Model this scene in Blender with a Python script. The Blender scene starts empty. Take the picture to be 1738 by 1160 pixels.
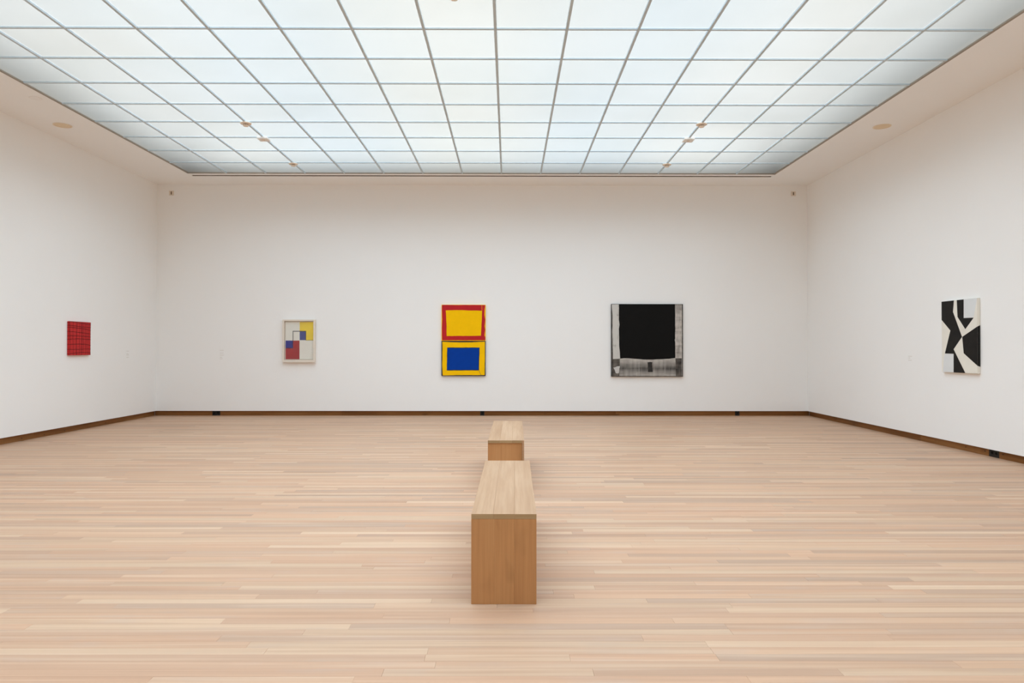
import bpy, bmesh, math, random
from mathutils import Matrix, Vector
C = bpy.context.scene.collection
S = bpy.context.scene
random.seed(7)

# ------------------------------------------------------------------ room dimensions (metres)
EYE = 1.29                        # lens height
YB, YF = 13.2177, -2.60           # far wall, wall behind the photographer
XL, XR = -6.718, 5.7196           # side walls
CE = 4.4146                       # ceiling height
LIP, REC = 0.092, 0.045           # plaster stops here, skirting sits this far back
SX0, SY1, P = -5.7427, 12.358, 0.7011   # skylight: left edge, far edge, pane pitch
NC, NR = 15, 20
SX1, SY0 = SX0 + NC * P, SY1 - NR * P

# ------------------------------------------------------------------ camera
def cam_axes(yaw, pit, rol):
    cy, sy, cp, sp, cr, sr = math.cos(yaw), math.sin(yaw), math.cos(pit), math.sin(pit), math.cos(rol), math.sin(rol)
    Ry = Matrix(((cy, 0, -sy), (0, 1, 0), (sy, 0, cy)))
    Rx = Matrix(((1, 0, 0), (0, cp, -sp), (0, sp, cp)))
    Rz = Matrix(((cr, -sr, 0), (sr, cr, 0), (0, 0, 1)))
    return Rz @ Rx @ Ry
R = cam_axes(.0046, .0098, -.0008)
w2b = lambda v: Vector((v[0], v[2], v[1]))
right, up, fwd = w2b(R[0]), w2b(R[1]), w2b(R[2])
cd = bpy.data.cameras.new('camera'); cam = bpy.data.objects.new('camera', cd); C.objects.link(cam)
cd.sensor_width = 36; cd.lens = 1174.3 / 1738 * 36; cd.clip_start = .05
m = Matrix((right, up, -fwd)).transposed().to_4x4(); m.translation = (0, 0, EYE)
cam.matrix_world = m
S.camera = cam

# ------------------------------------------------------------------ world, lights, exposure
wd = bpy.data.worlds.new('world'); S.world = wd; wd.use_nodes = True
wd.node_tree.nodes['Background'].inputs[0].default_value = (.5, .52, .55, 1)
wd.node_tree.nodes['Background'].inputs[1].default_value = .3
S.view_settings.view_transform = 'Standard'; S.view_settings.look = 'None'
S.view_settings.gamma = 1; S.view_settings.use_curve_mapping = False
S.view_settings.exposure = 0.21
S.cycles.max_bounces = 18; S.cycles.diffuse_bounces = 14; S.cycles.glossy_bounces = 6
S.cycles.transmission_bounces = 10; S.cycles.transparent_max_bounces = 12
S.cycles.caustics_reflective = False; S.cycles.caustics_refractive = False
S.cycles.sample_clamp_indirect = 6

ATTIC = 1.05                      # height of the unseen area lights over the glass
LIGHT = 2.3                       # their radiance
TINT = (.99, 1.155, 1.325)
SPREAD = 140                      # spread narrowed so slanting views of the glass dim while walls stay lit
INSET = .36
lx0, lx1, ly0, ly1 = SX0 + INSET, SX1 - INSET, SY0 + INSET, SY1 - INSET
for x0, x1, col in ((0, .18, (1, .99, .97)), (.18, .39, (.90, .955, 1)), (.39, .57, (1, .99, .955)),
                    (.57, .79, (.90, .955, 1)), (.79, 1, (1, .99, .97))):
    ld = bpy.data.lights.new('attic_light', 'AREA'); ld.shape = 'RECTANGLE'
    ld.size = (x1 - x0) * (lx1 - lx0); ld.size_y = ly1 - ly0
    ld.energy = LIGHT * math.pi * ld.size * ld.size_y
    ld.color = tuple(a * b for a, b in zip(col, TINT)); ld.spread = math.radians(SPREAD)
    lo = bpy.data.objects.new('attic_light', ld); C.objects.link(lo)
    lo.location = (lx0 + (x0 + x1) / 2 * (lx1 - lx0), (ly0 + ly1) / 2, CE + ATTIC)

# ------------------------------------------------------------------ helpers
def srgb(r, g, b):
    f = lambda c: (c / 255 / 12.92) if c / 255 <= .04045 else ((c / 255 + .055) / 1.055) ** 2.4
    return (f(r), f(g), f(b), 1)

class NT:
    """small node-tree writer"""
    def __init__(s, name):
        s.m = bpy.data.materials.new(name); s.m.use_nodes = True; s.t = s.m.node_tree
        s.b = s.t.nodes['Principled BSDF']; s.out = s.t.nodes['Material Output']
    def n(s, kind, **kw):
        nd = s.t.nodes.new('ShaderNode' + kind)
        for k, v in kw.items():
            if k.startswith('i_'):
                key = k[2:]; key = int(key) if key.isdigit() else key
                nd.inputs[key].default_value = v
            else: setattr(nd, k, v)
        return nd
    def l(s, a, b): s.t.links.new(a, b)
    def math(s, op, a, b=None, clamp=False):
        nd = s.n('Math', operation=op, use_clamp=clamp)
        for i, v in enumerate((a, b)):
            if v is None: continue
            if isinstance(v, (int, float)): nd.inputs[i].default_value = v
            else: s.l(v, nd.inputs[i])
        return nd.outputs[0]
    def ramp(s, fac, stops, interp='LINEAR'):
        nd = s.n('ValToRGB'); nd.color_ramp.interpolation = interp
        els = nd.color_ramp.elements
        while len(els) < len(stops): els.new(.5)
        for e, (p, c) in zip(els, stops): e.position = p; e.color = c
        s.l(fac, nd.inputs[0]); return nd.outputs[0]
    def mix(s, fac, a, b, blend='MIX'):
        nd = s.n('Mix', data_type='RGBA', blend_type=blend)
        for i, v in ((0, fac), (6, a), (7, b)):
            if isinstance(v, (int, float)): nd.inputs[i].default_value = v
            elif isinstance(v, tuple): nd.inputs[i].default_value = v
            else: s.l(v, nd.inputs[i])
        return nd.outputs[2]
    def coords(s, kind, scale):
        tc = s.n('TexCoord') if kind != 'World' else s.n('NewGeometry')
        mp = s.n('Mapping'); mp.inputs['Scale'].default_value = scale
        s.l(tc.outputs['Position' if kind == 'World' else kind], mp.inputs[0]); return mp.outputs[0]
    def noise(s, vec, scale, detail=3, rough=.5):
        nd = s.n('TexNoise', i_Scale=scale, i_Detail=detail, i_Roughness=rough)
        s.l(vec, nd.inputs['Vector']); return nd.outputs[0]
    def bump(s, h, strength, dist=.001):
        nd = s.n('Bump', i_Strength=strength, i_Distance=dist)
        s.l(h, nd.inputs['Height']); s.l(nd.outputs[0], s.b.inputs['Normal'])

def plain(name, col, rough=.6, var=.06, scale=30, spec=.3, metal=0, bump=.0):
    t = NT(name)
    v = t.coords('Object', (1, 1, 1)); nz = t.noise(v, scale)
    lo = tuple(c * (1 - var) for c in col[:3]) + (1,); hi = tuple(min(1, c * (1 + var)) for c in col[:3]) + (1,)
    t.l(t.ramp(nz, [(.3, lo), (.7, hi)]), t.b.inputs['Base Color'])
    t.b.inputs['Roughness'].default_value = rough; t.b.inputs['Specular IOR Level'].default_value = spec
    t.b.inputs['Metallic'].default_value = metal
    if bump: t.bump(nz, bump)
    return t.m

def box(bm, x0, x1, y0, y1, z0, z1, mi=0):
    vs = [bm.verts.new(p) for p in ((x0, y0, z0), (x1, y0, z0), (x1, y1, z0), (x0, y1, z0),
                                    (x0, y0, z1), (x1, y0, z1), (x1, y1, z1), (x0, y1, z1))]
    fs = []
    for q in ((3, 2, 1, 0), (4, 5, 6, 7), (0, 1, 5, 4), (1, 2, 6, 5), (2, 3, 7, 6), (3, 0, 4, 7)):
        f = bm.faces.new([vs[i] for i in q]); f.material_index = mi; fs.append(f)
    return vs, fs

def bev(bm, w, seg=1):
    bmesh.ops.bevel(bm, geom=list(bm.edges), offset=w, segments=seg, affect='EDGES', clamp_overlap=True)

def lathe(bm, prof, seg=32, mi=0, close=True):
    rings = []
    for r, z in prof:
        rings.append([bm.verts.new((r * math.cos(2 * math.pi * i / seg), r * math.sin(2 * math.pi * i / seg), z)) for i in range(seg)])
    for a, b in zip(rings, rings[1:]):
        for i in range(seg):
            f = bm.faces.new((a[i], a[(i + 1) % seg], b[(i + 1) % seg], b[i])); f.material_index = mi; f.smooth = True
    if close:
        bm.faces.new(rings[0]).material_index = mi; bm.faces.new(list(reversed(rings[-1]))).material_index = mi

def obj(name, bm, mats, parent=None, loc=None, normals=True):
    if normals: bmesh.ops.recalc_face_normals(bm, faces=list(bm.faces))
    me = bpy.data.meshes.new(name); bm.to_mesh(me); bm.free()
    for mt in (mats if isinstance(mats, (list, tuple)) else [mats]): me.materials.append(mt)
    o = bpy.data.objects.new(name, me); C.objects.link(o)
    if parent: o.parent = parent
    if loc: o.location = loc
    return o

def bobj(name, dims, mats, parent=None, bevel=0, loc=None):
    bm = bmesh.new(); box(bm, *dims)
    if bevel: bev(bm, bevel)
    return obj(name, bm, mats, parent, loc)

def empty(name, loc=(0, 0, 0), rz=0):
    o = bpy.data.objects.new(name, None); C.objects.link(o); o.location = loc; o.rotation_euler = (0, 0, rz)
    o.empty_display_size = .1
    return o

def tag(o, label=None, cat=None, group=None, kind=None):
    for k, v in (('label', label), ('category', cat), ('group', group), ('kind', kind)):
        if v: o[k] = v
    return o

def dup(root, loc, label, rz=None):
    r = root.copy(); C.objects.link(r); r.location = loc; r['label'] = label
    if rz is not None: r.rotation_euler = (0, 0, rz)
    for ch in root.children:
        c = ch.copy(); C.objects.link(c); c.parent = r
        for g in ch.children:
            d = g.copy(); C.objects.link(d); d.parent = c
    return r

# ------------------------------------------------------------------ materials
def wall_paint(name, col):
    t = NT(name)
    v = t.coords('World', (1, 1, 1)); nz = t.noise(v, 1.1, 4); fine = t.noise(v, 140, 2)
    t.l(t.ramp(nz, [(.3, tuple(c * .988 for c in col[:3]) + (1,)), (.7, col)]), t.b.inputs['Base Color'])
    t.b.inputs['Roughness'].default_value = .85; t.b.inputs['Specular IOR Level'].default_value = .15
    t.bump(fine, .05, .001); return t.m
M_WALL = wall_paint('white_wall_paint', (.893, .889, .875, 1))
M_CEIL = wall_paint('white_ceiling_paint', (.893, .889, .875, 1))

def floor_wood():
    t = NT('oak_strip_floor')
    at = t.n('Attribute', attribute_name='tone')
    sep = t.n('SeparateColor'); t.l(at.outputs['Color'], sep.inputs[0])
    tone, shade, seed = sep.outputs[0], sep.outputs[1], sep.outputs[2]
    geo = t.n('NewGeometry')
    off = t.n('CombineXYZ'); t.l(t.math('MULTIPLY', seed, 173.), off.inputs[0]); t.l(t.math('MULTIPLY', seed, 91.), off.inputs[1])
    add = t.n('VectorMath', operation='ADD'); t.l(geo.outputs['Position'], add.inputs[0]); t.l(off.outputs[0], add.inputs[1])
    def st(sc, scale, det, ro=.5):
        mp = t.n('Mapping'); mp.inputs['Scale'].default_value = sc; t.l(add.outputs[0], mp.inputs[0])
        return t.noise(mp.outputs[0], scale, det, ro)
    broad = st((.55, 20, 1), 1.0, 2)            # sapwood bands across the width
    mid = st((.9, 60, 1), 1.0, 3)
    fine = st((3.0, 300, 1), 1.0, 3, .6)
    blotch = st((2.2, 7, 1), 1.0, 2)
    base = t.ramp(tone, [(0.0, srgb(191, 164, 140)), (.3, srgb(199, 166, 138)), (.5, srgb(208, 170, 139)), (.75, srgb(210, 179, 149)), (1.0, srgb(215, 186, 156))])
    # toward pale sapwood or darker heart within one strip
    c1 = t.mix(t.math('MULTIPLY', t.ramp(broad, [(.54, (0, 0, 0, 1)), (.68, (1, 1, 1, 1))]), .45), base, srgb(221, 195, 167))
    c2 = t.mix(t.math('MULTIPLY', t.ramp(broad, [(.32, (1, 1, 1, 1)), (.46, (0, 0, 0, 1))]), .42), c1, srgb(186, 150, 121))
    c3 = t.mix(t.math('MULTIPLY', t.ramp(blotch, [(.56, (0, 0, 0, 1)), (.74, (1, 1, 1, 1))]), .4), c2, srgb(197, 176, 158))
    crack = t.ramp(st((1.1, 95, 1), 1.0, 2), [(.74, (0, 0, 0, 1)), (.80, (1, 1, 1, 1))])
    c3 = t.mix(t.math('MULTIPLY', crack, .45), c3, srgb(140, 104, 78))
    k = t.math('ADD', t.math('MULTIPLY', mid, .26), t.math('MULTIPLY', fine, .16))
    k = t.math('ADD', t.math('ADD', k, t.math('MULTIPLY', shade, .14)), .715)
    comb = t.n('CombineColor')
    for i in range(3): t.l(k, comb.inputs[i])
    c4 = t.mix(1.0, t.mix(1.0, c3, comb.outputs[0], 'MULTIPLY'), (.805, .755, .745, 1), 'MULTIPLY')
    t.l(c4, t.b.inputs['Base Color'])
    t.l(t.math('ADD', t.math('MULTIPLY', fine, .15), .42), t.b.inputs['Roughness'])
    t.b.inputs['Specular IOR Level'].default_value = .22
    t.bump(fine, .06, .001)
    return t.m
M_FLOOR = floor_wood()
M_SUB = plain('subfloor', srgb(120, 90, 65), .8)

def grain_wood(name, cols, axis, rough=.5, density=1.0, stain=0, spec=.2):
    """solid wood with the grain along one local axis; each board gets its own tone"""
    t = NT(name)
    sc = [55 * density] * 3; sc[axis] = 1.3
    oi = t.n('ObjectInfo'); tc = t.n('TexCoord')
    off = t.n('CombineXYZ')
    for i in range(3): t.l(t.math('MULTIPLY', oi.outputs['Random'], 37. + 11 * i), off.inputs[i])
    add = t.n('VectorMath', operation='ADD'); t.l(tc.outputs['Object'], add.inputs[0]); t.l(off.outputs[0], add.inputs[1])
    def st(s, d=3, k=1.):
        mp = t.n('Mapping'); mp.inputs['Scale'].default_value = s; t.l(add.outputs[0], mp.inputs[0])
        return t.noise(mp.outputs[0], k, d, .6)
    g = st(sc); sc2 = [c * 5 for c in sc]; sc2[axis] = 5; f = st(sc2, 2)
    sc3 = [9.] * 3; sc3[axis] = .8; bnd = st(sc3, 2)
    v = t.math('ADD', t.math('MULTIPLY', g, .45), t.math('MULTIPLY', bnd, .55))
    v = t.math('ADD', v, t.math('MULTIPLY', t.math('SUBTRACT', oi.outputs['Random'], .5), .16))
    c = t.ramp(v, [(.3, cols[0]), (.5, cols[1]), (.7, cols[2])])
    k = t.math('ADD', t.math('MULTIPLY', f, .2), .9)
    comb = t.n('CombineColor')
    for i in range(3): t.l(k, comb.inputs[i])
    c = t.mix(1., c, comb.outputs[0], 'MULTIPLY')
    if stain:
        s3 = [7.] * 3; s3[axis] = 3.2; b = st(s3, 2)
        c = t.mix(t.math('MULTIPLY', t.ramp(b, [(.64, (0, 0, 0, 1)), (.74, (1, 1, 1, 1))]), stain), c, tuple(x * .4 for x in cols[0][:3]) + (1,))
    t.l(c, t.b.inputs['Base Color'])
    t.b.inputs['Roughness'].default_value = rough; t.b.inputs['Specular IOR Level'].default_value = spec
    t.bump(f, .05, .001); return t.m
BEECH = (srgb(165, 128, 96), srgb(177, 141, 109), srgb(188, 154, 123))
M_BENCH_Y = grain_wood('bench_wood_lengthwise', BEECH, 1)
M_BENCH_Z = grain_wood('bench_wood_upright', tuple(srgb(*c) for c in ((173, 124, 80), (186, 136, 89), (194, 146, 99))), 2, stain=.18)
M_BENCH_END = grain_wood('bench_end_grain', (srgb(150, 122, 86), srgb(165, 137, 100), srgb(178, 152, 115)), 0, density=3)
SK = (srgb(110, 70, 32), srgb(133, 88, 45), srgb(150, 105, 60))
M_SKIRT_X = grain_wood('skirting_wood_across', SK, 0, .5, .6, stain=.55)
M_SKIRT_Y = grain_wood('skirting_wood_along', SK, 1, .5, .6, stain=.3)

def glass_frosted():
    t = NT('frosted_glass')
    oi = t.n('ObjectInfo'); tr = t.n('BsdfTranslucent'); gl = t.n('BsdfDiffuse'); mx = t.n('MixShader')
    v = t.coords('World', (1, 1, 1)); nz = t.noise(v, .9, 2)
    dirt = t.ramp(nz, [(.3, (.95, .95, .94, 1)), (.6, (1, 1, 1, 1))])
    c = t.ramp(oi.outputs['Random'], [(0, (.69, .632, .572, 1)), (.5, (.705, .635, .566, 1)), (1, (.72, .638, .56, 1))])
    t.l(t.mix(1., c, dirt, 'MULTIPLY'), tr.inputs['Color']); gl.inputs['Color'].default_value = (.55, .56, .54, 1)
    mx.inputs[0].default_value = .14
    t.l(tr.outputs[0], mx.inputs[1]); t.l(gl.outputs[0], mx.inputs[2])
    thru = t.n('BsdfTransparent'); thru.inputs['Color'].default_value = (.93, .955, .97, 1)
    m2 = t.n('MixShader'); m2.inputs[0].default_value = CLEARNESS          # part of the light passes unscattered
    t.l(mx.outputs[0], m2.inputs[1]); t.l(thru.outputs[0], m2.inputs[2]); t.l(m2.outputs[0], t.out.inputs[0])
    return t.m
CLEARNESS = .5
def glass_clear(name, tint=(.98, .99, .985, 1), refl=0.0):
    t = NT(name)
    tr = t.n('BsdfTransparent'); tr.inputs['Color'].default_value = tint
    if refl:
        gl = t.n('BsdfGlossy'); gl.inputs['Roughness'].default_value = .03; mx = t.n('MixShader'); fr = t.n('LayerWeight', i_Blend=.5)
        t.l(t.math('ADD', t.math('MULTIPLY', t.math('POWER', fr.outputs['Facing'], 5.), .5), .035), mx.inputs[0]); t.l(tr.outputs[0], mx.inputs[1]); t.l(gl.outputs[0], mx.inputs[2]); t.l(mx.outputs[0], t.out.inputs[0])
    else: t.l(tr.outputs[0], t.out.inputs[0])
    return t.m
M_FROST, M_CLEAR, M_GLAZE = glass_frosted(), glass_clear('clear_glass_back'), glass_clear('picture_glass', (.985, .985, .985, 1), 1)
M_BAR = plain('grey_bar_metal', srgb(192, 205, 212), .55, .03, 8)
M_EDGE = plain('brown_grey_edge_metal', srgb(150, 141, 128), .55, .03, 8)
M_LINING = plain('attic_lining', (.25, .24, .215, 1), .9, .03, 3)
M_DARK = plain('black_plastic', (.012, .011, .010, 1), .45, .2, 40)
M_SLOT = plain('dark_slot_metal', srgb(120, 104, 86), .6)
M_PLATE = plain('ivory_plastic', srgb(225, 214, 200), .45, .02)
M_DET = plain('cream_plastic', srgb(236, 222, 206), .45, .02)
M_WHITEBOX = plain('white_plastic', srgb(238, 235, 230), .45, .02)
M_SPK = plain('tan_grille_fabric', srgb(228, 209, 180), .8, .05, 120)
M_SPKRIM = plain('tan_rim', srgb(234, 218, 194), .5, .02)
M_PATCH = wall_paint('cover_plate_paint', (.865, .852, .835, 1))
M_TEXT = plain('grey_vinyl_print', srgb(226, 223, 218), .7, .02)
M_NAIL = plain('dark_nail', srgb(60, 40, 24), .5)
M_FRAME = plain('cream_lacquer', srgb(226, 216, 203), .45, .015)

# ------------------------------------------------------------------ floor
floor = bobj('floor', (XL - .2, XR + .2, YF - .2, YB + .2, -.16, -.022), M_SUB)
tag(floor, kind='structure', label='pale oak strip floor running across the gallery')
ROW = .065
rng = random.Random(21)
planks = []
nrows = int((YB + REC - (YF)) / ROW) + 1
for r in range(nrows):
    y1 = YB + REC - r * ROW; y0 = max(y1 - ROW, YF - .05)
    x = XL - REC - rng.uniform(0, 1.6)
    while x < XR + REC:
        L = rng.choice((rng.uniform(.55, 1.2), rng.uniform(.9, 2.0), rng.uniform(1.6, 2.7)))
        a, b = max(x, XL - REC), min(x + L, XR + REC)
        if b - a > .03:
            u = rng.random()
            tone = rng.gauss(.5, .19) if u < .82 else (rng.uniform(.86, 1.0) if u < .93 else rng.uniform(0, .15))
            planks.append((a, b, y0, y1, (min(1, max(0, tone)), rng.random(), rng.random()), rng.uniform(0, .00035)))
        x += L
def plank_geo(a, b, y0, y1, dz):
    g, c, d = .00022, .0006, .0208      # half joint, arris, thickness
    a += g; b -= g; y0 += g; y1 -= g
    t = dz - .0004
    top = [(a + c, y0 + c, t), (b - c, y0 + c, t), (b - c, y1 - c, t), (a + c, y1 - c, t)]
    mid = [(a, y0, t - c), (b, y0, t - c), (b, y1, t - c), (a, y1, t - c)]
    low = [(p[0], p[1], -d) for p in mid]
    v = top + mid + low
    f = [(0, 1, 2, 3)] + [(4 + i, 4 + (i + 1) % 4, (i + 1) % 4, i) for i in range(4)] + [(8 + i, 8 + (i + 1) % 4, 4 + (i + 1) % 4, 4 + i) for i in range(4)]
    return v, f
def seen(p):                            # how large the strip shows from the doorway
    ym = (p[2] + p[3]) / 2
    if ym < 2.72: return 0
    hw = ym * .75
    return max(0, min(p[1], hw) - max(p[0], -hw)) / ym * ROW / ym ** 2
def tone_attr(me, cols):
    at = me.color_attributes.new('tone', 'FLOAT_COLOR', 'CORNER')
    buf = []
    for poly, c in zip(me.polygons, cols): buf += [c[0], c[1], c[2], 1.0] * poly.loop_total
    at.data.foreach_set('color', buf)
order = sorted(range(len(planks)), key=lambda i: -seen(planks[i]))
near = set(order[:300])
V, F, T = [], [], []
for i, (a, b, y0, y1, tn, dz) in enumerate(planks):
    if i in near:
        cx, cy = (a + b) / 2, (y0 + y1) / 2
        v, f = plank_geo(a - cx, b - cx, y0 - cy, y1 - cy, dz)
        me = bpy.data.meshes.new('plank'); me.from_pydata(v, [], f); tone_attr(me, [tn] * len(f)); me.materials.append(M_FLOOR)
        o = bpy.data.objects.new('plank', me); C.objects.link(o); o.parent = floor; o.location = (cx, cy, 0)
    else:
        v, f = plank_geo(a, b, y0, y1, dz); k = len(V); V += v; F += [tuple(j + k for j in q) for q in f]; T += [tn] * len(f)
me = bpy.data.meshes.new('strip_flooring'); me.from_pydata(V, [], F); tone_attr(me, T); me.materials.append(M_FLOOR)
o = bpy.data.objects.new('strip_flooring', me); C.objects.link(o); o.parent = floor; o['kind'] = 'stuff'

# ------------------------------------------------------------------ walls (plaster stands proud of the skirting)
def wall(name, dims, label):
    return tag(bobj(name, dims, M_WALL), kind='structure', label=label)
wall('wall_back', (XL - .25, XR + .25, YB, YB + .25, LIP, CE + .2), 'white far wall of the gallery')
wall('wall_left', (XL - .25, XL, YF, YB, LIP, CE + .2), 'white left wall of the gallery')
wall('wall_right', (XR, XR + .25, YF, YB, LIP, CE + .2), 'white right wall of the gallery')
wall('wall_front', (XL - .25, XR + .25, YF - .25, YF, LIP, CE + .2), 'white wall behind the viewer')

# skirting boards: boards butted end to end, sockets let in between them
SOCK_B = ((-5.668, -5.516), (-.547, -.468), (4.340, 4.425))
SOCK_R = (8.120, 8.2945)
def skirting(name, segs, axis, label, nails=()):
    root = tag(empty(name), kind='structure', label=label)
    for k, (a, b) in enumerate(segs):
        bm = bmesh.new()
        j = .0006 + .0004 * (k % 3)
        if axis == 'B': box(bm, a + .0005, b - .0005, YB + REC + j, YB + .24, -.02, LIP - .001)
        elif axis == 'F': box(bm, a + .0005, b - .0005, YF - .24, YF - REC - j, -.02, LIP - .001)
        elif axis == 'L': box(bm, XL - .24, XL - REC - j, a + .0005, b - .0005, -.02, LIP - .001)
        else: box(bm, XR + REC + j, XR + .24, a + .0005, b - .0005, -.02, LIP - .001)
        bev(bm, .0012)
        c = (a + b) / 2
        sh = Vector((c, 0, 0)) if axis in 'BF' else Vector((0, c, 0))
        for v in bm.verts: v.co -= sh
        obj('skirting_board', bm, M_SKIRT_X if axis in 'BF' else M_SKIRT_Y, root, sh)
    for y, z in nails:
        bm = bmesh.new(); lathe(bm, ((.007, 0), (.007, .003), (.004, .0042)), 10)
        o = obj('nail_head', bm, M_NAIL, root)
        x = XL - REC + -.001 if axis == 'L' else XR + REC + .001
        o.location = (x, y, z); o.rotation_euler = (0, math.pi / 2 * (1 if axis == 'L' else -1), 0)
    return root
def cut(a, b, joints, gaps=()):
    pts = [a]; segs = []
    for e in sorted([(j, j) for j in joints] + list(gaps)):
        segs.append((pts[-1], e[0])); pts.append(e[1])
    segs.append((pts[-1], b)); return segs
skirting('baseboard_back', cut(XL - REC, XR + REC, (-3.2, 2.05), SOCK_B), 'B', 'dark brown wooden skirting recessed below the far wall')
skirting('baseboard_left', cut(YF, YB + REC, (-.2, 3.4, 6.6, 9.9)), 'L', 'dark brown wooden skirting recessed below the left wall',
         ((9.653, .033), (10.12, .026), (10.58, .027), (11.65, .033)))
skirting('baseboard_right', cut(YF, YB + REC, (-1.2, 2.6, 5.6, 9.669), (SOCK_R,)), 'R', 'dark brown wooden skirting recessed below the right wall',
         ((8.715, .049), (8.36, .050), (8.057, .054)))
skirting('baseboard_front', cut(XL - REC, XR + REC, (-2.1, 1.9)), 'F', 'dark brown wooden skirting behind the viewer')

def socket(length, loc, rz, label):
    root = tag(empty('power_socket', loc, rz), label, 'socket', 'black sockets let into the skirting')
    h = length / 2
    bobj('cover_plate', (-h + .001, h - .001, .002, .03, 0, .090), M_DARK, root, .0015)
    n = 2 if length > .12 else 1
    for k in range(n):
        bm = bmesh.new(); lathe(bm, ((.019, 0), (.019, .004), (.015, .004), (.014, -.001)), 20)
        bmesh.ops.rotate(bm, verts=bm.verts, cent=(0, 0, 0), matrix=Matrix.Rotation(math.pi / 2, 3, 'X'))
        cx = (k - (n - 1) / 2) * .068
        obj('outlet', bm, M_DARK, root, (cx, .002, .047))
    return root
for (a, b), lb in zip(SOCK_B, ('black double socket in the far skirting near the left corner',
                               'small black socket in the far skirting behind the wooden benches',
                               'small black socket in the far skirting right of the black painting')):
    socket(b - a, ((a + b) / 2, YB + REC, 0), 0, lb)
socket(SOCK_R[1] - SOCK_R[0], (XR + REC, sum(SOCK_R) / 2, 0), -math.pi / 2, 'black double socket in the right skirting below the black and white painting')

# ------------------------------------------------------------------ ceiling with its lit glass field
SL0, SL1, SLX0, SLX1 = 12.488, 12.556, -5.802, 4.815       # air slot beyond the glass
bm = bmesh.new(); T0 = CE + .14
box(bm, XL - .2, SX0, YF - .2, YB + .2, CE, T0)
box(bm, SX1, XR + .2, YF - .2, YB + .2, CE, T0)
box(bm, SX0, SX1, YF - .2, SY0, CE, T0)
box(bm, SX0, SX1, SY1, SL0, CE, T0)
box(bm, SX0, SLX1 if SLX1 < SX1 else SX1, SL1, YB + .2, CE, T0)
box(bm, SX1 - .0005, SX1, SL0, YB + .2, CE, T0)
ceil = tag(obj('ceiling', bm, M_CEIL), kind='structure', label='white ceiling border around the lit glass field')
bm = bmesh.new(); Z1 = CE + 1.2
Z0 = CE + .053                    # dark lining added down over the reveal so the outer panes look darker
for d in ((SX0 + .0005, SX0 + .006, SY0, SY1, Z0, Z1), (SX1 - .006, SX1 - .0005, SY0, SY1, Z0, Z1), (SX0 + .006, SX1 - .006, SY1 - .006, SY1 - .0005, Z0, Z1),
          (SX0 + .006, SX1 - .006, SY0 + .0005, SY0 + .006, Z0, Z1), (SX0 - .1, SX1 + .1, SY0 - .1, SY1 + .1, Z1, Z1 + .1)): box(bm, *d)
obj('attic_lining', bm, M_LINING, ceil)

sky = tag(empty('window_1', ((SX0 + SX1) / 2, (SY0 + SY1) / 2, CE)), kind='structure', label='frosted glass laylight in a grid of grey bars')
HX, HY = (SX1 - SX0) / 2, (SY1 - SY0) / 2
g = P / 2 - .006
bm = bmesh.new()
_, fs = box(bm, -g, g, -g, g, .012, .020)
for f in fs: f.material_index = 1
fs[0].material_index = 0
obj0 = obj('pane', bm, [M_FROST, M_CLEAR], sky)
rp = random.Random(3)
first = True
for r in range(NR):
    for c in range(NC):
        o = obj0 if first else obj0.copy()
        if not first: C.objects.link(o); o.parent = sky
        first = False
        o.location = (-HX + (c + .5) * P, HY - (r + .5) * P, rp.uniform(0, .002))
BW = .0135
bm = bmesh.new(); box(bm, -BW, BW, -HY + .02, HY - .02, -.006, .0205); bev(bm, .0015)
lb = obj('long_glazing_bar', bm, M_BAR, sky)
for c in range(1, NC):
    o = lb if c == 1 else lb.copy()
    if c > 1: C.objects.link(o); o.parent = sky
    o.location = (-HX + c * P, 0, 0)
bm = bmesh.new(); box(bm, -HX + .02, HX - .02, -BW * .95, BW * .95, -.002, .0195); bev(bm, .0015)
cb = obj('cross_glazing_bar', bm, M_BAR, sky)
for r in range(1, NR):
    o = cb if r == 1 else cb.copy()
    if r > 1: C.objects.link(o); o.parent = sky
    o.location = (0, HY - r * P, 0)
for d in ((-HX - .004, -HX + .026, -HY, HY), (HX - .026, HX + .004, -HY, HY), (-HX, HX, HY - .026, HY + .004), (-HX, HX, -HY - .004, -HY + .026)):
    bobj('edge_frame', d + (-.004, .05), M_EDGE, sky, .001)

# long air slot at the far end of the glass
sl = tag(empty('air_slot', ((SLX0 + SLX1) / 2, (SL0 + SL1) / 2, CE)), 'long dark air slot in the ceiling beyond the glass panes', 'vent')
hx, hy = (SLX1 - SLX0) / 2, (SL1 - SL0) / 2
bm = bmesh.new()
box(bm, -hx + .001, hx - .001, -hy, -hy + .003, .001, .08); box(bm, -hx + .001, hx - .001, hy - .003, hy, .001, .08)
box(bm, -hx + .001, hx - .001, -hy, hy, .08, .084)
obj('channel', bm, M_SLOT, sl)
for k in range(6):
    a = -hx + 2 * hx * k / 6
    bobj('blade', (a + .01, a + 2 * hx / 6 - .01, -.006, .006, .012, .03), M_SLOT, sl)

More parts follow.
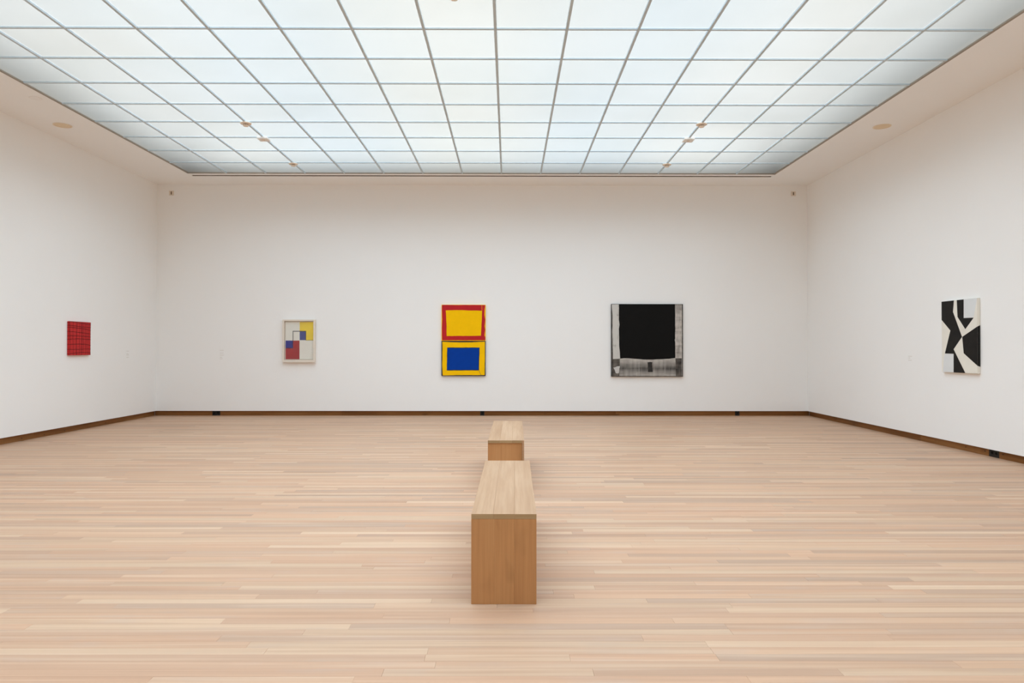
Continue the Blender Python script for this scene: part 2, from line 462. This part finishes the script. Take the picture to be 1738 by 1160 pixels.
# round speakers let into the ceiling border, blank cover
def speaker(loc, label):
    root = tag(empty('ceiling_speaker', loc), label, 'speaker', 'tan round speakers in the ceiling border')
    bm = bmesh.new(); lathe(bm, ((.118, -.0005), (.118, -.006), (.104, -.008), (.100, -.003), (.100, -.0005)), 48, close=False)
    obj('rim', bm, M_SPKRIM, root)
    bm = bmesh.new(); lathe(bm, ((.1005, -.0006), (.099, -.0022), (.05, -.0034), (.004, -.0038)), 40)
    obj('grille', bm, M_SPK, root)
    return root
sp = speaker((-6.262, 9.703, CE), 'round tan speaker in the ceiling strip above the left wall')
dup(sp, (5.243, 9.672, CE), 'round tan speaker in the ceiling strip above the right wall')
bm = bmesh.new(); lathe(bm, ((.072, -.0003), (.072, -.003), (.068, -.004)), 40)
tag(obj('cover_plate', bm, M_PATCH, None, (-5.923, 8.654, CE)), 'faint round blank cover plate in the left ceiling strip', 'cover plate')

# detectors at crossings of the glazing bars
def detector(loc, label, s=1.0):
    root = tag(empty('smoke_detector', loc), label, 'detector', 'cream round detectors on the glass ceiling')
    q = lambda pr: tuple((r * s, z * s) for r, z in pr)
    bm = bmesh.new(); lathe(bm, q(((.060, 0), (.074, -.003), (.076, -.012), (.070, -.020), (.030, -.022))), 40); obj('base', bm, M_DET, root)
    bm = bmesh.new(); lathe(bm, q(((.030, -.0215), (.030, -.034))), 32); obj('intake', bm, M_SLOT, root)
    for k in range(8):
        a = k * math.pi / 4; b = bmesh.new(); box(b, .028 * s, .035 * s, -.003 * s, .003 * s, -.035 * s, -.021 * s)
        bmesh.ops.rotate(b, verts=b.verts, cent=(0, 0, 0), matrix=Matrix.Rotation(a, 3, 'Z')); obj('rib', b, M_DET, root)
    bm = bmesh.new(); lathe(bm, q(((.038, -.034), (.039, -.040), (.034, -.050), (.012, -.054), (.002, -.0545))), 36); obj('cap', bm, M_DET, root)
    return root
ZB = CE - .006
XA, XB = SX0 + 3 * P, SX0 + 12 * P
d0 = detector((XA, SY1 - 4 * P, ZB), 'round cream detector on the left glazing bar, nearer the viewer than the square box')
dup(d0, (XB, SY1 - 4 * P, ZB), 'round cream detector on the right glazing bar, nearer the viewer than the square box')
dup(d0, (XA, SY1 - 1 * P, ZB), 'round cream detector on the left glazing bar, farthest, near the far edge')
dup(d0, (XB, SY1 - 1 * P, ZB), 'round cream detector on the right glazing bar, farthest, near the far edge')
dup(d0, (SX0 + 7.5 * P, SY1 - 9 * P + .008, ZB), 'round cream detector over the middle, cut by the top edge')
def sqbox(loc, label):
    root = tag(empty('ceiling_box', loc), label, 'box', 'white square boxes on the glass ceiling')
    bobj('housing', (-.076, .076, -.082, .082, -.030, 0), M_WHITEBOX, root, .004)
    bm = bmesh.new(); lathe(bm, ((.020, -.0295), (.020, -.034), (.012, -.038)), 24); obj('lens', bm, M_DET, root)
    return root
b0 = sqbox((XA, SY1 - 3 * P, ZB), 'white square box hanging on the left glazing bar between two detectors')
dup(b0, (XB, SY1 - 3 * P, ZB), 'white square box hanging on the right glazing bar between two detectors')

# small plates high on the far wall
def plate(loc, label):
    root = tag(empty('wall_sensor', loc), label, 'sensor', 'small square plates high on the far wall')
    bobj('cover', (-.044, .044, -.012, 0, -.044, .044), M_PLATE, root, .002)
    bobj('slot', (-.012, .012, -.0145, -.010, -.028, .028), M_SLOT, root, .001)
    return root
p0 = plate((-6.444, YB, 4.250), 'small square plate with dark slot high in the far left corner')
dup(p0, (5.453, YB, 4.2586), 'small square plate with dark slot high in the far right corner')

# ------------------------------------------------------------------ benches
def bench(loc, rz, L, label, open_side):
    """closed box bench; local y runs away from the viewer, origin at the near end"""
    root = tag(empty('bench', loc, rz), label, 'bench', 'pale wooden box benches in the middle')
    w, h, t = .1645, .4538, .0252
    xr = w - (.019 if open_side else 0)
    cuts = (-w, -w + .335 * 2 * w, -w + .665 * 2 * w, xr)
    tp = empty('top_panel'); tp.parent = root
    for a, b in zip(cuts, cuts[1:]):
        bm = bmesh.new(); box(bm, a + .0001, b - .0001, 0, L, h - t, h); bev(bm, .0006)
        for f in bm.faces:
            if abs(f.normal.y) > .9: f.material_index = 1
        obj('board', bm, [M_BENCH_Y, M_BENCH_END], tp)
    inset = .009 if open_side else 0
    for nm, ya, yb in (('near_end_panel', inset, .025), ('far_end_panel', L - .025, L)):
        ep = empty(nm); ep.parent = root
        cs = (-w + (0 if nm == 'near_end_panel' else .0001), -w + .36 * 2 * w, -w + .66 * 2 * w, xr)
        for a, b in zip(cs, cs[1:]):
            bm = bmesh.new(); box(bm, a + .0001, b - .0001, ya, yb, 0, h - t - .0005); bev(bm, .0005); obj('board', bm, M_BENCH_Z, ep)
    bobj('side_panel', (-w, -w + .022, .0252, L - .0252, 0, h - t - .0005), M_BENCH_Y, root, .0005)
    if open_side: bobj('side_panel', (w - .0187, w, 0, L, 0, h), M_BENCH_Y, root, .0008)
    else: bobj('side_panel', (w - .022, w, .0252, L - .0252, 0, h - t - .0005), M_BENCH_Y, root, .0005)
    return root
bench((-.0241, 3.497, 0), -.0084, 1.659, 'long pale wooden box bench nearest the viewer, plain end panel', False)
bench((-.0251, 6.284, 0), -.0097, 1.69, 'long pale wooden box bench farther away, behind the first', True)

# ------------------------------------------------------------------ paintings
RZ = {'back': 0, 'left': math.pi / 2, 'right': -math.pi / 2}
def rough_line(pts, amp, step, rg, closed=True):
    out = []
    n = len(pts)
    for i in range(n if closed else n - 1):
        a, b = Vector(pts[i]), Vector(pts[(i + 1) % n]); d = b - a; k = max(1, int(d.length / step))
        nrm = Vector((-d.y, d.x)).normalized() if d.length else Vector((0, 0))
        for j in range(k):
            out.append(a + d * j / k + (nrm * rg.uniform(-amp, amp) if j else Vector((0, 0))))
    if not closed: out.append(Vector(pts[-1]))
    return out
def layer(bm, pts, y, mi):
    try:
        f = bm.faces.new([bm.verts.new((p[0], y, p[1])) for p in pts]); f.material_index = mi
        f.normal_update()
        if f.normal.y > 0: f.normal_flip()
    except ValueError: pass
def stroke(bm, pts, wd, y, mi):
    """a painted line as a ribbon"""
    vs = []
    for i, p in enumerate(pts):
        p = Vector(p); q = Vector(pts[min(i + 1, len(pts) - 1)]) - Vector(pts[max(i - 1, 0)]); q.normalize()
        n_ = Vector((-q.y, q.x)) * wd / 2
        vs.append((bm.verts.new((p.x + n_.x, y, p.y + n_.y)), bm.verts.new((p.x - n_.x, y, p.y - n_.y))))
    for (a, b), (c, d) in zip(vs, vs[1:]):
        f = bm.faces.new((a, b, d, c)); f.material_index = mi; f.normal_update()
        if f.normal.y > 0: f.normal_flip()
def paint(name, rgb, var=.05, scale=18, rough=.6, stretch=(1, 1, 1)):
    t = NT(name); col = srgb(*rgb)
    v = t.coords('Object', stretch); nz = t.noise(v, scale, 4, .6); w = t.noise(t.coords('Object', (1, 1, 1)), 900, 1)
    t.l(t.ramp(nz, [(.3, tuple(c * (1 - var) for c in col[:3]) + (1,)), (.7, tuple(min(1, c * (1 + var)) for c in col[:3]) + (1,))]), t.b.inputs['Base Color'])
    t.b.inputs['Roughness'].default_value = rough; t.b.inputs['Specular IOR Level'].default_value = .1
    t.bump(w, .12, .0006); return t.m
def brushed(name, lo, hi, stretch, a=.35, b=.65, rough=.6, band=None, scale=1.0):
    """dragged brush marks; band=(axis, centre, half width, strength) is a darker smear"""
    t = NT(name)
    nz = t.noise(t.coords('Object', stretch), scale, 5, .65); cross = t.noise(t.coords('Object', (stretch[2], 1, stretch[0])), scale, 4, .6)
    v = t.math('ADD', t.math('MULTIPLY', nz, .6), t.math('MULTIPLY', cross, .4))
    if band:
        tc = t.n('TexCoord'); sx = t.n('SeparateXYZ'); t.l(tc.outputs['Object'], sx.inputs[0])
        d = t.math('DIVIDE', t.math('ABSOLUTE', t.math('SUBTRACT', sx.outputs[band[0]], band[1])), band[2])
        k = t.math('MULTIPLY', t.math('SUBTRACT', 1., d, True), band[3])
        v = t.math('SUBTRACT', v, t.math('MULTIPLY', k, t.math('ADD', .35, nz)))
    t.l(t.ramp(v, [(a, srgb(*lo)), (b, srgb(*hi))]), t.b.inputs['Base Color'])
    t.b.inputs['Roughness'].default_value = rough; t.b.inputs['Specular IOR Level'].default_value = .2
    return t.m
def stretched(bm, w, h, t, mi=0, z0=0, x0=0):
    b2 = bmesh.new(); box(b2, x0 - w / 2, x0 + w / 2, -t, 0, z0, z0 + h, 0)
    bev(b2, .003, 2)
    me = bpy.data.meshes.new('tmp'); b2.to_mesh(me); b2.free()
    k = len(bm.faces); bm.from_mesh(me); bpy.data.meshes.remove(me)
    bm.faces.ensure_lookup_table()
    for f in bm.faces[k:]: f.material_index = mi
def art(name, side, loc, label, group='abstract paintings on the gallery walls'):
    nx, ny = {'back': (0, -1), 'left': (1, 0), 'right': (-1, 0)}[side]      # hangs 2 mm off the plaster
    return tag(empty(name, (loc[0] + nx * .002, loc[1] + ny * .002, loc[2]), RZ[side]), label, 'painting', group)
rg = random.Random(5)

# 1. red canvas with thin black lines, left wall
W1, H1, t1 = .532, .520, .036
a = art('painting', 'left', (XL, 10.5505 + W1 / 2, 1.177), 'small red painting ruled with dark wavy lines, on the left wall')
bm = bmesh.new(); stretched(bm, W1, H1, t1, 0)
ys = lambda py: H1 * (1 - (py - 305) / 660)
for l, m_, r in ((312, 330, 352), (385, 402, 412), (425, 436, 466), (503, 518, 540), (585, 586, 600), (655, 645, 656), (757, 745, 770), (850, 848, 842), (935, 915, 920)):
    pts = []
    for k in range(15):
        u = k / 14; py = l * (1 - u) * (1 - 2 * u) + m_ * 4 * u * (1 - u) + r * u * (2 * u - 1)
        pts.append((-W1 / 2 + u * W1, min(H1 - .003, ys(py) + rg.uniform(-.0015, .0015))))
    stroke(bm, pts, .0066, -t1 - .0006, 1)
for u in (.02, .165, .31, .335, .455, .545, .575, .635, .735, .82, .91, .985):
    pts = [(-W1 / 2 + u * W1 + .006 * math.sin(5 * k / 12 + 9 * u), H1 * k / 12) for k in range(13)]
    stroke(bm, pts, .0068, -t1 - .0005, 2)
for py in (330, 385, 425, 503, 590, 655, 755, 850, 935):         # the lines run on round the edge
    z = ys(py); q = [bm.verts.new(p) for p in ((-W1 / 2 - .0005, -t1, z - .003), (-W1 / 2 - .0005, 0, z - .003), (-W1 / 2 - .0005, 0, z + .003), (-W1 / 2 - .0005, -t1, z + .003))]
    bm.faces.new(q).material_index = 1
obj('canvas', bm, [paint('cadmium_red', (190, 48, 48), .08), paint('dark_line_paint', (66, 18, 20)), paint('thin_line_paint', (96, 24, 28))], a, normals=False)

# 2. framed print, far wall
FX0, FX1, FZ0, FZ1 = -4.301, -3.680, 1.0186, 1.8339
fx, fw, fh, fd = (FX0 + FX1) / 2, FX1 - FX0, FZ1 - FZ0, .060
a = art('framed_picture', 'back', (fx, YB, FZ0), 'white framed picture of red, blue and yellow rectangles, far wall')
bw = .034
for d in ((-fw / 2, -fw / 2 + bw, 0, fh), (fw / 2 - bw, fw / 2, 0, fh), (-fw / 2 + bw, fw / 2 - bw, fh - bw * .85, fh), (-fw / 2 + bw, fw / 2 - bw, 0, bw * 1.45)):
    bobj('frame_bar', (d[0], d[1], -fd, -.001, d[2], d[3]), M_FRAME, a, .0015)
bobj('backing_board', (-fw / 2 + bw, fw / 2 - bw, -.010, -.001, bw * 1.45, fh - bw * .85), M_FRAME, a)
AW, AH, ax, az = .533, .716, .003, .0575
bm = bmesh.new(); stretched(bm, AW, AH, .012, 0, az, ax)
for v in bm.verts: v.co.y -= .0102
def U(px, py): return (ax - AW / 2 + (px - 322) / 516 * AW, az + AH * (1 - (py - 240) / 700))
def rect(x0, x1, y0, y1, mi, ly): layer(bm, [U(x0, y0), U(x0, y1), U(x1, y1), U(x1, y0)], -.0226 - .0003 * ly, mi)
rect(585, 836, 242, 582, 1, 1); rect(585, 700, 415, 582, 2, 2); rect(326, 582, 590, 938, 3, 1); rect(326, 458, 590, 732, 4, 2)
rect(456, 703, 411, 424, 5, 3); rect(456, 468, 411, 590, 5, 3); rect(692, 703, 411, 584, 5, 3); rect(700, 836, 582, 588, 5, 3)
rect(450, 464, 590, 735, 6, 3); rect(326, 464, 722, 735, 6, 4)
obj('artwork', bm, [paint('paper_white', (240, 237, 226), .02), paint('pale_yellow', (246, 214, 60), .08, 9), paint('soft_blue', (72, 76, 142), .05),
                    paint('deep_red', (166, 34, 38), .14, 6), paint('ultramarine', (40, 42, 136), .12, 8), paint('black_line', (62, 62, 66), .1), paint('indigo', (28, 28, 92), .1)], a, normals=False)
bobj('glass', (-fw / 2 + bw, fw / 2 - bw, -.050, -.048, bw * 1.45, fh - bw * .85), M_GLAZE, a)

# 3. two stacked canvases, far wall
DX0, DX1, DZ0, DZ1, td = -1.282, -.4435, .7626, 2.1195, .040
dw, dh = DX1 - DX0, DZ1 - DZ0
a = art('painting', 'back', ((DX0 + DX1) / 2, YB, DZ0), 'tall two-part painting, yellow square in red over blue square in yellow')
def D(px, py): return (-dw / 2 + (px - 195) / 596 * dw, dh * (1 - (py - 100) / 968))
def poly(pts, mi, ly, amp=.0022, step=.05): layer(bm, rough_line([D(*p) for p in pts], amp, step, rg), -td - .0004 * ly, mi)
MY, MR, MB, MN = paint('warm_yellow', (249, 194, 0), .03, 10), paint('brick_red', (186, 38, 42), .06, 12), paint('cobalt_blue', (0, 58, 150), .07, 10), paint('blue_black', (44, 42, 58), .1)
zs = D(195, 593)[1]
bm = bmesh.new(); stretched(bm, dw, dh - zs - .001, td, 0, zs + .001)
poly([(202, 104), (742, 104), (788, 106), (778, 170), (775, 240), (787, 300), (778, 390), (786, 440), (776, 520), (788, 540), (788, 583), (204, 584), (200, 420), (206, 300), (200, 180)], 1, 1)
poly([(252, 178), (470, 174), (600, 180), (743, 182), (738, 330), (728, 522), (520, 524), (265, 526), (262, 350)], 0, 2)
stroke(bm, [D(740, 104), D(742, 180)], .004, -td - .0014, 0)
obj('upper_canvas', bm, [MY, MR], a, normals=False)
bm = bmesh.new(); stretched(bm, dw, zs - .001, td, 2, 0)
poly([(206, 604), (400, 611), (600, 611), (783, 602), (783, 800), (780, 1056), (500, 1056), (212, 1060), (206, 930), (209, 700)], 0, 1, .0015)
poly([(272, 682), (712, 682), (706, 850), (704, 992), (480, 994), (266, 994), (270, 830)], 2, 2)
poly([(277, 687), (480, 691), (706, 686), (699, 850), (697, 986), (480, 986), (272, 986), (276, 830)], 1, 3)
stroke(bm, [D(703, 988), D(708, 1010), D(722, 1040), D(733, 1058)], .005, -td - .0016, 2)
obj('lower_canvas', bm, [MY, MB, MN], a, normals=False)

# 4. large black square with brushed grey borders, far wall
KX0, KX1, KZ0, KZ1, tk = 1.9522, 3.3211, .7515, 2.1365, .040
kw, kh = KX1 - KX0, KZ1 - KZ0
a = art('painting', 'back', ((KX0 + KX1) / 2, YB, KZ0), 'large square painting, black field with brushed grey edges, far wall')
def K(px, py): return (-kw / 2 + (px - 167) / 914 * kw, kh * (1 - (py - 123) / 922))
def kp(pts, mi, ly, amp=.002, step=.05): layer(bm, rough_line([K(*p) for p in pts], amp, step, rg), -tk - .0004 * ly, mi)
bm = bmesh.new(); stretched(bm, kw, kh, tk, 0)
kp([(174, 130), (266, 128), (266, 320), (274, 385), (266, 440), (268, 640), (277, 740), (283, 822), (188, 822), (186, 700), (180, 500), (184, 300)], 1, 1)
kp([(980, 128), (1066, 128), (1066, 400), (1068, 812), (978, 812), (974, 580)], 2, 1)
kp([(272, 812), (990, 806), (990, 1036), (268, 1036)], 3, 1)
kp([(983, 812), (1076, 812), (1078, 1036), (988, 1036)], 4, 2)
kp([(190, 822), (276, 820), (274, 912), (240, 912), (196, 926)], 5, 2)
kp([(276, 912), (242, 914), (194, 932), (210, 960), (226, 1003), (262, 1003)], 6, 3, .004, .02)
kp([(188, 1003), (262, 1003), (258, 1036), (184, 1036)], 5, 2)
kp([(264, 126), (981, 126), (981, 560), (975, 580), (981, 605), (982, 808), (900, 819), (700, 829), (610, 829), (470, 819), (340, 810), (281, 816), (276, 740), (267, 640), (264, 440), (272, 385), (264, 320)], 7, 4)
kp([(630, 860), (690, 860), (688, 900), (696, 985), (634, 985)], 8, 3, .003, .02)
stroke(bm, [K(270, 748), K(205, 742)], .004, -tk - .0012, 6); stroke(bm, [K(262, 292), K(178, 290)], .003, -tk - .0012, 6)
stroke(bm, [K(520, 835), K(522, 1034)], .004, -tk - .0012, 6); stroke(bm, [K(846, 832), K(850, 1030)], .004, -tk - .0012, 6); stroke(bm, [K(990, 672), K(1064, 676)], .004, -tk - .0012, 6)
stroke(bm, [K(1062, 130), K(1064, 1030)], .003, -tk - .0016, 6)
zb = K(0, 940)[1]
obj('canvas', bm, [brushed('smudged_dark_edge', (40, 36, 33), (120, 114, 107), (6, 1, 3), .4, .75),
                   brushed('brushed_pale_grey', (120, 116, 110), (201, 198, 192), (14, 1, 2.2), .28, .46),
                   brushed('brushed_warm_grey', (92, 86, 80), (196, 189, 181), (16, 1, 2.6), .3, .56),
                   brushed('smeared_grey_band', (40, 36, 33), (196, 190, 182), (2.2, 1, 12), .06, .58, band=(2, zb, .17, .42)),
                   brushed('dark_smear', (40, 36, 34), (128, 120, 112), (12, 1, 3), .35, .7),
                   brushed('brown_grey_smear', (60, 54, 49), (124, 117, 108), (5, 1, 12), .35, .7),
                   paint('pale_patch', (196, 192, 187), .04),
                   paint('ivory_black', (18, 17, 16), .08, 6, .7), brushed('black_smear', (26, 24, 23), (70, 66, 62), (14, 1, 4), .35, .75)], a, normals=False)

# 5. black and white angular shapes, right wall
bw_w, bw_h, tb = .693, .922, .035
a = art('painting', 'right', (XR, 8.3633 + bw_w / 2, .985), 'tall black and white painting of angular shapes, on the right wall')
bm = bmesh.new(); stretched(bm, bw_w, bw_h, tb, 0)
def B(u, v): return (-bw_w / 2 + min(.999, max(.001, u)) * bw_w, min(.999, max(.001, v)) * bw_h)
for pts in ([(0, 1), (.368, 1), (.339, .84), (.59, .491), (.351, .322), (.675, 0), (.347, 0), (.35, .259), (.094, .262), (.26, .583), (0, .74)],
            [(.447, 1), (.641, 1), (.638, .746), (.906, .742), (.681, .593), (.467, .766)],
            [(.594, .491), (1, .622), (1, .105), (.633, .268)]):
    layer(bm, [B(*p) for p in pts], -tb - .0005, 1)
for pts, mi in (([(.642, 1), (1, 1), (1, .99), (.9, .745), (.64, .747)], 2), ([(.094, .259), (.348, .257), (.346, 0), (.03, 0), (.06, .2)], 2)):
    layer(bm, [B(*p) for p in pts], -tb - .0003, mi)
q = [bm.verts.new(p) for p in ((bw_w / 2 + .0005, -tb, .622 * bw_h), (bw_w / 2 + .0005, -.001, .64 * bw_h), (bw_w / 2 + .0005, -.001, .09 * bw_h), (bw_w / 2 + .0005, -tb, .105 * bw_h))]
bm.faces.new(q).material_index = 1
obj('canvas', bm, [paint('warm_white', (232, 228, 217), .03, 8), paint('soft_black', (36, 34, 32), .14, 14), paint('cool_white', (222, 224, 224), .02, 8)], a, normals=False)

# ------------------------------------------------------------------ faint wall texts
def walltext(side, loc, w, lines, label):
    root = tag(empty('wall_text', loc, RZ[side]), label, 'wall label', 'faint grey wall texts')
    for z, f in lines:
        o = bobj('text_line', (-w / 2, -w / 2 + w * f, -.0006, 0, z - .006, z + .006), M_TEXT, root)
    return root
walltext('back', (-5.471, YB, 1.03), .078, ((.215, .95), (.165, .9), (.125, 1.), (.085, .6), (.055, .7)), 'faint grey wall text left of the framed picture')
walltext('left', (XL, 12.229, 1.09), .085, ((.145, 1.), (.095, .8), (.075, 1.), (.035, .9)), 'faint grey wall text right of the small red painting')
walltext('right', (XR, 9.836, 1.11), .094, ((.07, 1.), (.045, .55), (.015, .9)), 'faint grey wall text left of the black and white painting')
